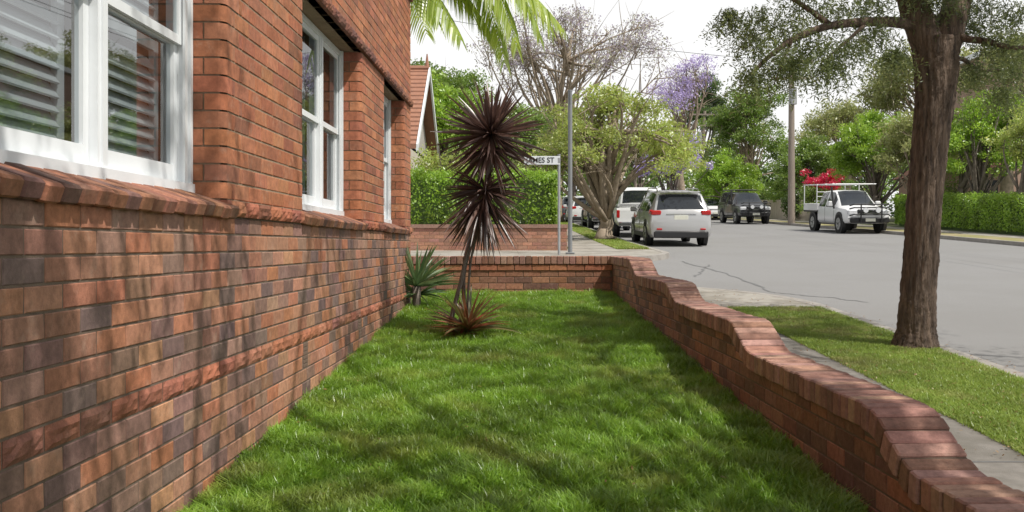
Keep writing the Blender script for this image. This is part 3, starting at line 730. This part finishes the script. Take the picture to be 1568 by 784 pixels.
def frond(p0,p1,p2,nl=95,ll=.62):
    c=bez(np.array(p0),np.array(p1),np.array(p2),nl); mb.tube(c[::5],np.linspace(.022,.006,len(c[::5])),5,1)
    T=np.gradient(c,axis=0); T/=np.linalg.norm(T,axis=1)[:,None]
    for i in range(6,nl):
        s=np.cross(T[i],[0,0,1.]); s/=np.linalg.norm(s)+1e-9; t=i/nl; L=ll*math.sin(math.pi*(.12+.8*t))*R.uniform(.85,1.1)
        for sg in (-1,1):
            d=s*sg*.75+T[i]*.65+np.array([0,0,-.10]); d/=np.linalg.norm(d); n=np.cross(d,T[i]); n/=np.linalg.norm(n)+1e-9
            n=n+R.normal(size=3)*.5; w=np.cross(n,d); w=w/np.linalg.norm(w)*.018
            V=[]
            for k in range(4):
                u=k/3; p=c[i]+d*L*u+np.array([0,0,-.6*L*u*u]); f=[.6,1,.8,.08][k]; V+= [p-w*f,p+w*f]
            mb.add(V,[[0,1,3,2],[2,3,5,4],[4,5,7,6]],1)
frond(ct,(-.9,13.6,5.2),(-.38,13.2,2.50)); frond(ct,(-1.0,13.9,4.9),(.42,13.5,3.00)); frond(ct,(-1.9,13.4,4.6),(-.95,12.9,2.75)); frond(ct,(-2.0,13.3,4.5),(-1.25,12.9,2.95))
frond(ct,(-.7,13.3,5.0),(-.20,13.0,2.62)); frond(ct,(-.8,14.3,5.4),(.3,14.6,3.2)); frond(ct,(-1.3,13.5,4.4),(-.55,13.4,2.85)); frond(ct,(-.6,13.4,4.9),(.1,13.2,2.85))
for k in range(9):
    a=math.radians(70+k*30); frond(ct,ct+np.array([math.cos(a)*1.4,math.sin(a)*1.4,1.0]),ct+np.array([math.cos(a)*2.8,math.sin(a)*2.8,-.6]),60)
mb.finish('palm_tree',[m_bark_grey,L_palm])

# ------------------------------------------------------------------ street furniture
m_galv=M('galvanised_steel',(.42,.43,.44),(.34,.35,.36),.5,5,metallic=.5)
m_black=M('black_plastic',(.02,.02,.022),None,.5)
m_timber=M('timber_pole',(.33,.28,.24),(.22,.18,.15),.9,3,stretch=(6,6,.3))
sg=empty('street_sign'); Ys=21.9; xs=(856-815)*Ys/F
mb=MB(); mb.tube([[xs,Ys,G(Ys)-.1],[xs,Ys,(376-238)*Ys/F]],.03,12); mb.disc_cyl([xs,Ys,(376-237)*Ys/F],[0,0,1],.036,.02,12)
mb.finish('post',[m_galv],sg,smooth=True,angle=40)
zt=(376-239)*Ys/F; mb=MB(); mb.bbox(xs-.38,Ys-.045,zt-.1,.80,.012,.19,.004); mb.finish('blade',[m_white],sg)
mb=MB(); mb.bbox(xs,Ys-.03,zt-.1,.06,.05,.12,.006); mb.finish('bracket',[m_galv],sg)
cu=bpy.data.curves.new('lettering','FONT'); cu.body='JAMES ST'; cu.size=.165; cu.align_x='CENTER'; cu.align_y='CENTER'; cu.extrude=.001; cu.offset=.002
to=bpy.data.objects.new('lettering',cu); bpy.context.scene.collection.objects.link(to); to.location=(xs-.42,Ys-.055,zt-.1); to.rotation_euler=(math.pi/2,0,0); to.scale=(.95,1,1); to.parent=sg
cu.materials.append(m_black)
mb=MB(); xp=(873-815)*22.2/F; mb.tube([[xp,22.2,G(22.2)-.1],[xp,22.2,(376-140)*22.2/F]],.05,14); mb.disc_cyl([xp,22.2,(376-139)*22.2/F],[0,0,1],.058,.03,14); mb.bbox(xp,22.2,G(22.2)+.02,.2,.2,.04,.01)
mb.bbox(xp+.01,22.13,(376-150)*22.2/F,.03,.012,.3,.003)
mb.finish('metal_post',[M('post_grey',(.22,.23,.24),None,.5)],smooth=True,angle=40)
def upole(name,px,Y,topy,r,lean=0,arms=True):
    mb=MB(); x=(px-815)*Y/F; zt=(376-topy)*Y/F; mb.tube([[x,Y,G(Y)-.1],[x+lean/2,Y,(G(Y)+zt)/2],[x+lean,Y,zt]],[r,r*.85,r*.7],12)
    if arms:
        for dz in (.3,1.2):
            mb.box(x+lean-1.1,x+lean+1.1,Y-.18,Y-.08,zt-dz-.06,zt-dz+.06)
            for q in (-1,-.5,.5,1): mb.tube([[x+lean+q,Y-.13,zt-dz+.06],[x+lean+q,Y-.13,zt-dz+.22]],.04,6,1)
        mb.tube([[x,Y-.3,zt-2.6],[x,Y-.3,zt-1.8]],.2,10,1)
    return mb.finish(name,[m_timber,m_galv])
upole('utility_pole',1212,52,86,.2); upole('utility_pole',1070,80,170,.16,.5); upole('utility_pole',973,70,215,.13,0,False)
mb=MB()
def wire(a,b,sag=.4):
    a,b=np.array(a),np.array(b); t=np.linspace(0,1,14)[:,None]; p=a+(b-a)*t; p[:,2]-=(4*sag*t*(1-t))[:,0]; mb.tube(p,.012,4,0)
z1=(376-86)*52/F
for q in (-1,-.5,.5,1):
    wire([13.8+q,52,z1-.1],[14+q,80,(376-170)*80/F-.1]); wire([13.8+q,52,z1-.1],[15.6+q,8,8.5])
wire([13.8,52,z1-.3],[-8,46,11.3],.3)
mb.finish('power_lines',[m_black])
mb=MB(); m_fence=M('fence_timber',(.58,.52,.43),(.45,.39,.31),.85,3)
y=57.5
while y<72:
    mb.box(16.28,16.31,y,y+.11,G(y),G(y)+1.25+.03*R.rand()); y+=.14
for zz_ in (.3,1.0):
    for a in np.arange(57.5,71.9,2.4): mb.box(16.32,16.36,a,a+2.39,G(a)+zz_,G(a)+zz_+.08)
mb.finish('timber_fence',[m_fence])

# ------------------------------------------------------------------ buildings beyond
cot=empty('cottage'); mb=MB()
xg,ye0,ye1,yr,ze,zr=-3.95,30.3,37.7,34,3.15,6.05
mb.box(-13,xg,ye0+.4,ye1-.4,-.3,ze+.1,0)
V=[[xg,ye0+.4,ze],[xg,ye1-.4,ze],[xg,yr,zr-.25],[xg,yr,zr-.25],[-13,ye0+.4,ze],[-13,ye1-.4,ze],[-13,yr,zr-.25],[-13,yr,zr-.25]]
mb.add(V,[[0,1,2,3],[4,5,6,7]],1)
mb.finish('walls',[M('render_cream',(.55,.50,.42),None,.9),M('gable_shingle',(.42,.40,.36),(.32,.30,.27),.9,20)],cot)
mb=MB()
for s_,yE in ((1,ye0),(1,ye1)):
    V=[[xg+.35,yE,ze-.15],[-13.3,yE,ze-.15],[-13.3,yr,zr],[xg+.35,yr,zr]]; V+= [[v[0],v[1],v[2]+.1] for v in V]
    mb.add(V,[[0,1,2,3],[4,5,6,7],[0,1,5,4],[1,2,6,5],[2,3,7,6],[3,0,4,7]])
    for k in range(18):
        t=k/18; y=yE+(yr-yE)*t; z=ze-.04+(zr-ze+.14)*t; mb.box(-13.3,xg+.35,min(y,y+.03),max(y,y+.03),z+.0,z+.045)
mb.tube([[xg+.37,yr,zr+.1],[-13.3,yr,zr+.1]],.1,8); mb.tube([[xg+.3,yr,zr+.1],[xg+.3,yr,zr+.35],[xg+.3,yr,zr+.6]],[.09,.05,.02],8)
mb.finish('roof',[m_tile],cot)
mb=MB()
for yE in (ye0,ye1):
    V=[[xg+.36,yE,ze-.25],[xg+.42,yE,ze-.25],[xg+.42,yr,zr-.1],[xg+.36,yr,zr-.1]]; V+= [[v[0],v[1],v[2]+.24] for v in V]
    mb.add(V,[[0,1,2,3],[4,5,6,7],[0,1,5,4],[1,2,6,5],[2,3,7,6],[3,0,4,7]])
mb.box(xg+.002,xg+.06,32.8,35.2,1.0,2.7); mb.finish('white_trim',[m_white],cot)
mb=MB(); mb.box(xg+.06,xg+.07,32.9,33.95,1.1,2.6); mb.box(xg+.06,xg+.07,34.05,35.1,1.1,2.6); mb.finish('windows',[m_dark],cot)
m_salmon=M('brick_salmon',(.42,.29,.23),(.34,.23,.18),.9,6)
ap=empty('apartment_building'); mb=MB(); mb.box(25.3,42,52,62,0,10.6); mb.finish('walls',[m_salmon],ap)
mb=MB(); mw=MB()
for fl in range(3):
    for i in range(5):
        x=26.6+i*3.1; z=2.2+fl*2.9; mb.box(x,x+1.5,51.93,51.99,z,z+1.4); mw.box(x-.08,x+1.58,51.95,51.995,z-.12,z-.01); mw.box(x-.08,x-.001,51.92,51.995,z,z+1.4);mw.box(x+.71,x+.79,51.91,51.929,z,z+1.4)
mb.finish('windows',[m_dark],ap); mw.box(25.0,42.3,51.7,62.3,10.6,10.9); mw.finish('trim',[m_white],ap)
bh=empty('brick_house'); mb=MB(); mb.box(21.7,24.3,49.5,58,0,3.9); mb.finish('walls',[m_salmon],bh)
mb=MB(); mb.add([[21.4,49.2,3.9],[24.6,49.2,3.9],[24.6,58.3,3.9],[21.4,58.3,3.9],[22.9,51,5.0],[23,51,5.0],[23,57,5.0],[22.9,57,5.0]],[[0,1,5,4],[1,2,6,5],[2,3,7,6],[3,0,4,7],[4,5,6,7]]); mb.finish('roof',[m_tile],bh)
mb=MB(); mb.box(22.2,23.5,49.43,49.49,2.2,3.3); mb.finish('window',[m_dark],bh)

# ------------------------------------------------------------------ vehicles
m_tyre=M('tyre_rubber',(.018,.018,.018),None,.85); m_rim=M('alloy_rim',(.45,.46,.47),None,.35,metallic=.7)
m_cglass=M('car_glass',(.02,.025,.03),None,.05,spec=.8); m_red=M('tail_lamp_red',(.45,.01,.01),None,.25); m_lamp=M('head_lamp',(.75,.77,.8),None,.12)
m_plate=M('number_plate',(.75,.75,.65),None,.5); m_chrome=M('chrome',(.6,.6,.6),None,.15,metallic=1)
def paint(n,c,met=0.0): return M(n,c,tuple(x*.97 for x in c),.28,2,metallic=met,coat=.6)
P_silver=paint('paint_silver',(.46,.46,.46),.4); P_white=paint('paint_white',(.76,.77,.78)); P_dark=paint('paint_black',(.035,.037,.04)); P_grey=paint('paint_grey',(.12,.13,.14),.3)
def loft(mb,secs,glass_side,glass_top,mi_body=0,mi_glass=1):
    ringn=16; V=[]
    for (y,zb,zm,zt,wb,wm,wt) in secs:
        h=[(wb*.55,zb),(wb*.93,zb+.02),(wb,zb+.12),(wb+.012,zb+.45*(zm-zb)),(wm,zm),(wt,zt-.05),(wt-.07,zt-.008),(wt*.45,zt+.015)]
        r=[(x,y,z) for x,z in h]; r+= [(-x,y,z) for x,z in reversed(h)]; V+=r
    Q=[];MIs=[]
    for i in range(len(secs)-1):
        for j in range(ringn):
            k=(j+1)%ringn; q=[i*ringn+j,(i+1)*ringn+j,(i+1)*ringn+k,i*ringn+k]; Q.append(q)
            g=(j in (4,10) and i in glass_side) or (j in (6,7,8) and i in glass_top)
            MIs.append(mi_glass if g else mi_body)
    for base,rv in ((0,0),((len(secs)-1)*ringn,1)):
        for j in range(7):
            q=[base+j,base+j+1,base+14-j,base+15-j]; Q.append(q[::-1] if rv else q); MIs.append(mi_body)
    mb.add(V,Q,0); mb.MI[-1]=np.array(MIs,dtype=np.int32)
def wheels(mb,ys_,hw,r,w=.22):
    for y in ys_:
        for sgn in (-1,1):
            mb.disc_cyl([sgn*(hw-.055),y,r+.03],[1,0,0],r+.075,.13,24,2)
            x=sgn*(hw-w/2+.015); mb.disc_cyl([x,y,r],[1,0,0],r,w,24,3)
            mb.disc_cyl([sgn*(hw+.018),y,r],[1,0,0],r*.64,.012,18,4); mb.disc_cyl([sgn*(hw+.026),y,r],[1,0,0],r*.16,.012,10,2)
            for k in range(5):
                a=k*2*math.pi/5; mt=Matrix.Translation((sgn*(hw+.025),y+math.sin(a)*r*.40,r+math.cos(a)*r*.40))@Matrix.Rotation(-a,4,'X')
                mb.box(-.003,.003,-r*.10,-r*.02,-r*.16,r*.16,2,mt)
VM=lambda p:[p,m_cglass,m_black,m_tyre,m_rim,m_red,m_lamp,m_plate,m_chrome]
def place(name,mb,p,x,y,heading):
    sl=math.atan2(G(y+2)-G(y-2),4)
    e=empty(name); ob=mb.finish('body',VM(p),e,smooth=True,angle=32)
    e.matrix_world=Matrix.Translation((x,y,G(y)-.114))@Matrix.Rotation(sl,4,'X')@Matrix.Rotation(heading,4,'Z')
    return e
SUV=[(-2.30,.34,.72,.78,.80,.78,.68),(-2.27,.27,.94,.99,.885,.87,.80),(-2.20,.25,1.03,1.09,.91,.89,.79),(-1.98,.25,1.05,1.53,.92,.90,.69),(-1.86,.25,1.05,1.60,.92,.90,.68),(-1.15,.25,1.04,1.66,.92,.90,.67),(-1.05,.25,1.04,1.665,.92,.90,.67),(-.12,.25,1.03,1.67,.92,.90,.66),(-.05,.25,1.03,1.67,.92,.90,.66),(.45,.25,1.02,1.64,.92,.89,.65),(.85,.25,1.01,1.40,.92,.89,.70),(1.35,.25,1.0,1.07,.92,.88,.78),(2.0,.25,.90,.96,.90,.84,.70),(2.24,.3,.78,.84,.84,.78,.62),(2.32,.36,.58,.64,.76,.7,.55)]
def suv(name,p,x,y,h,zs=1.0,rails=True,rear=True):
    mb=MB(); S=[(a,b,c*zs if c>.9 else c,d*zs if d>1 else d,e,f,g) for a,b,c,d,e,f,g in SUV]
    loft(mb,S,(4,6,8,9),(2,9,10))
    wheels(mb,(-1.33,1.36),.92,.355)
    z=zs
    for s_ in (-1,1):
        mb.bbox(s_*.74,-2.19,1.0*z,.30,.20,.15,.03,5); mb.bbox(s_*.86,-2.0,1.02*z,.10,.3,.14,.03,5)
        mb.bbox(s_*.70,2.16,.76,.34,.26,.14,.04,6); mb.bbox(s_*1.0,.78,1.08*z,.2,.12,.15,.03,0)
        if rails: mb.tube([[s_*.62,-1.7,1.64*z],[s_*.62,-1.6,1.72*z],[s_*.62,.1,1.74*z],[s_*.62,.25,1.67*z]],.018,6,8)
        mb.bbox(s_*.92,0,.32,.04,3.6,.14,.01,2); mb.bbox(s_*.65,-2.315,.52,.16,.03,.05,.008,5)
        for yy_ in (-.3,.65): mb.bbox(s_*.925,yy_-.25,.85,.02,.16,.03,.006,0)
        for yy_ in (-1.1,-.09,.98): mb.bbox(s_*.931,yy_,.70,.006,.012,.62,.002,2)
    mb.bbox(0,-2.29,.36,1.62,.10,.20,.03,2); mb.bbox(0,-2.285,.86,.42,.03,.13,.006,7); mb.bbox(0,-2.275,.955*z,.9,.03,.035,.01,8)
    mb.bbox(0,-2.262,.68,1.5,.06,.012,.003,2)
    mb.bbox(0,-2.02,1.62*z,1.2,.22,.035,.012,0); mb.bbox(0,-2.14,1.13*z,.5,.02,.02,.005,2)
    mb.bbox(0,2.28,.62,1.1,.06,.26,.03,2); mb.bbox(0,2.29,.36,1.4,.1,.14,.03,2); mb.bbox(0,2.325,.48,.4,.03,.12,.006,7)
    return place(name,mb,p,x,y,h)
hl=math.atan(.034); 
CABS=[(-.95,.42,1.06,1.12,.88,.88,.80),(-.93,.38,1.08,1.60,.90,.88,.70),(-.85,.38,1.08,1.72,.90,.88,.68),(-.1,.38,1.07,1.76,.90,.88,.67),(0.0,.38,1.07,1.76,.90,.88,.67),(.55,.38,1.06,1.72,.90,.88,.66),(.95,.38,1.05,1.42,.90,.87,.71),(1.35,.38,1.04,1.12,.90,.86,.78),(2.2,.40,.98,1.05,.89,.84,.74),(2.48,.45,.86,.94,.86,.80,.68),(2.55,.5,.68,.75,.80,.74,.60)]
def ute(name,p,x,y,h,kind):
    mb=MB(); loft(mb,CABS,(2,4,5),(0,5,6)); wheels(mb,(-1.55,1.60),.91,.385,.25)
    mb.bbox(0,-.8,.5,.7,3.4,.16,.02,2)
    for s_ in (-1,1):
        mb.bbox(s_*.68,2.42,.86,.34,.2,.2,.04,6); mb.bbox(s_*1.02,.85,1.2,.22,.12,.22,.03,(0 if kind!='black' else 2)); mb.bbox(s_*.9,.3,.36,.12,1.9,.05,.015,2)
        for yy_ in (-.05,1.0): mb.bbox(s_*.911,yy_,.76,.006,.012,.6,.002,2)
    mb.bbox(0,2.5,.88,.95,.1,.2,.02,2); 
    for q in range(3): mb.bbox(0,2.555,.82+q*.06,.9,.02,.018,.004,8)
    mb.bbox(0,2.56,.55,1.6,.16,.22,.04,2); mb.bbox(0,2.65,.56,.4,.02,.12,.005,7)
    if kind in('tray','black'):
        bm=2
        for z in (.78,1.05,1.18): mb.tube([[-.82,2.55,z-.05],[-.7,2.72,z],[.7,2.72,z],[.82,2.55,z-.05]],.028,8,bm)
        for s_ in (-.42,.42): mb.tube([[s_,2.7,.45],[s_,2.74,.8],[s_,2.72,1.2]],.03,8,bm); mb.disc_cyl([s_*.6,2.78,.95],[0,1,0],.1,.06,14,6)
    mb.tube([[.93,1.1,1.0],[.97,1.0,1.5],[.97,.9,1.9]],.04,6,2)
    if kind=='tray':
        mb.bbox(0,-1.8,.86,1.9,1.75,.07,.01,2)
        for s_ in (-1,1): mb.bbox(s_*.94,-1.8,1.05,.03,1.75,.30,.008,0); mb.tube([[s_*.93,-1.0,.9],[s_*.93,-1.0,2.02]],.022,6,0); mb.tube([[s_*.93,-2.66,.9],[s_*.93,-2.66,2.02]],.022,6,0); mb.tube([[s_*.93,-2.75,2.02],[s_*.80,.9,2.02]],.022,6,0)
        mb.bbox(0,-2.68,1.05,1.88,.03,.30,.008,0)
        for y_ in (-2.66,-1.85,-1.0,0,.85): mb.tube([[-.93,y_,2.02],[.93,y_,2.02]],.022,6,0)
        for z in (1.3,1.5,1.7): mb.tube([[-.93,-1.0,z],[.93,-1.0,z]],.015,6,0)
        mb.bbox(-.2,-1.5,1.3,.9,.7,.5,.03,2)
    else:
        T=[(-2.62,.5,.98,1.02,.86,.87,.84),(-2.58,.45,1.08,1.12,.89,.88,.85),(-1.0,.42,1.08,1.12,.89,.88,.85)]; loft(mb,T,(),())
        C=[(-2.60,1.1,1.15,1.25,.83,.84,.76),(-2.50,1.1,1.16,1.70,.85,.84,.70),(-2.40,1.1,1.16,1.80,.85,.84,.70),(-1.7,1.1,1.16,1.82,.85,.84,.70),(-1.6,1.1,1.16,1.82,.85,.84,.70),(-1.05,1.1,1.16,1.80,.85,.84,.70)]
        loft(mb,C,(2,4),(0,))
        for s_ in (-1,1): mb.bbox(s_*.83,-2.6,.86,.12,.06,.28,.015,5)
        mb.bbox(0,-2.66,.5,1.7,.14,.16,.03,8); mb.bbox(0,-2.645,.85,.36,.02,.11,.004,7)
        if kind=='black' or kind=='rack':
            for s_ in (-1,1): mb.tube([[s_*.62,-2.3,1.9],[s_*.62,.4,1.9]],.025,6,2)
            for y_ in (-2.2,-1.5,-.6,.2): mb.tube([[-.68,y_,1.92],[.68,y_,1.92]],.022,6,2); 
            if kind=='rack':
                mb.bbox(.1,-1.2,2.02,.9,1.7,.14,.04,2); mb.bbox(-.3,-.6,2.06,.3,.8,.22,.05,2)
    return place(name,mb,p,x,y,h)
suv('parked_car',P_silver,4.33,31.3,hl)
ute('parked_ute',P_white,3.85,38.1,hl,'canopy')
ute('parked_ute',P_dark,3.35,45.3,hl,'rack')
suv('parked_car',P_white,2.85,54.0,hl,.93,False)
suv('parked_car',P_grey,2.5,61.0,hl,.93,False)
ute('parked_ute',P_white,13.35,41.7,math.pi+.05,'tray')
ute('parked_ute',P_dark,12.25,56.8,math.pi+.05,'black')
suv('parked_car',P_white,12.4,69.0,math.pi+.05,.88,False)
suv('parked_car',P_white,12.6,78.0,math.pi+.05,.9,False)

# ------------------------------------------------------------------ light, sky, camera
el=math.radians(56); az=math.radians(122)
sd=Vector((math.sin(az)*math.cos(el),math.cos(az)*math.cos(el),math.sin(el)))
sl=bpy.data.lights.new('sun','SUN'); sl.energy=4.7; sl.angle=math.radians(.55); sl.color=(1,.95,.87)
so=bpy.data.objects.new('sun',sl); bpy.context.scene.collection.objects.link(so); so.rotation_euler=sd.to_track_quat('Z','Y').to_euler(); so.location=(20,-20,30)
w=bpy.data.worlds.new('World'); bpy.context.scene.world=w; w.use_nodes=True; nt=w.node_tree; nt.nodes.clear()
o=nt.nodes.new('ShaderNodeOutputWorld'); bg=nt.nodes.new('ShaderNodeBackground'); bg.inputs[1].default_value=.12
sk=nt.nodes.new('ShaderNodeTexSky'); sk.sky_type='NISHITA'; sk.sun_disc=False; sk.sun_elevation=el; sk.sun_rotation=az; sk.dust_density=2.0
tc=nt.nodes.new('ShaderNodeTexCoord'); mp=nt.nodes.new('ShaderNodeMapping'); mp.inputs['Scale'].default_value=(1,1,3)
nz=nt.nodes.new('ShaderNodeTexNoise'); nz.inputs['Scale'].default_value=2.2; nz.inputs['Detail'].default_value=6
nt.links.new(tc.outputs['Generated'],mp.inputs[0]); nt.links.new(mp.outputs[0],nz.inputs['Vector'])
f=ramp(nt,nz.outputs[0],.32,.58,.45,.9)
sx=nt.nodes.new('ShaderNodeSeparateXYZ'); nt.links.new(tc.outputs['Generated'],sx.inputs[0])
hz=ramp(nt,sx.outputs[2],.22,.60,8.6,5.2)   # white haze low in the sky, thinner cloud overhead
cmb=nt.nodes.new('ShaderNodeCombineXYZ'); 
for i in range(3): nt.links.new(hz,cmb.inputs[i])
fz=ramp(nt,sx.outputs[2],.15,.5,.5,0.0)
ad=nt.nodes.new('ShaderNodeMath'); ad.operation='ADD'; ad.use_clamp=True; nt.links.new(f,ad.inputs[0]); nt.links.new(fz,ad.inputs[1])
col=mixc(nt,ad.outputs[0],sk.outputs[0],cmb.outputs[0])
nt.links.new(col,bg.inputs[0]); nt.links.new(bg.outputs[0],o.inputs[0])
cam=bpy.data.cameras.new('camera'); co=bpy.data.objects.new('camera',cam); bpy.context.scene.collection.objects.link(co)
co.location=(0,0,0); co.rotation_euler=(math.pi/2,0,0); cam.lens=36*F/1568; cam.sensor_width=36
cam.shift_x=-31/1568; cam.shift_y=-16/1568; cam.clip_end=3000; cam.clip_start=.05
bpy.context.scene.camera=co
sc=bpy.context.scene; sc.view_settings.view_transform='Standard'; sc.view_settings.look='None'; sc.view_settings.exposure=0
print('verts',sum(len(m.vertices) for m in bpy.data.meshes))
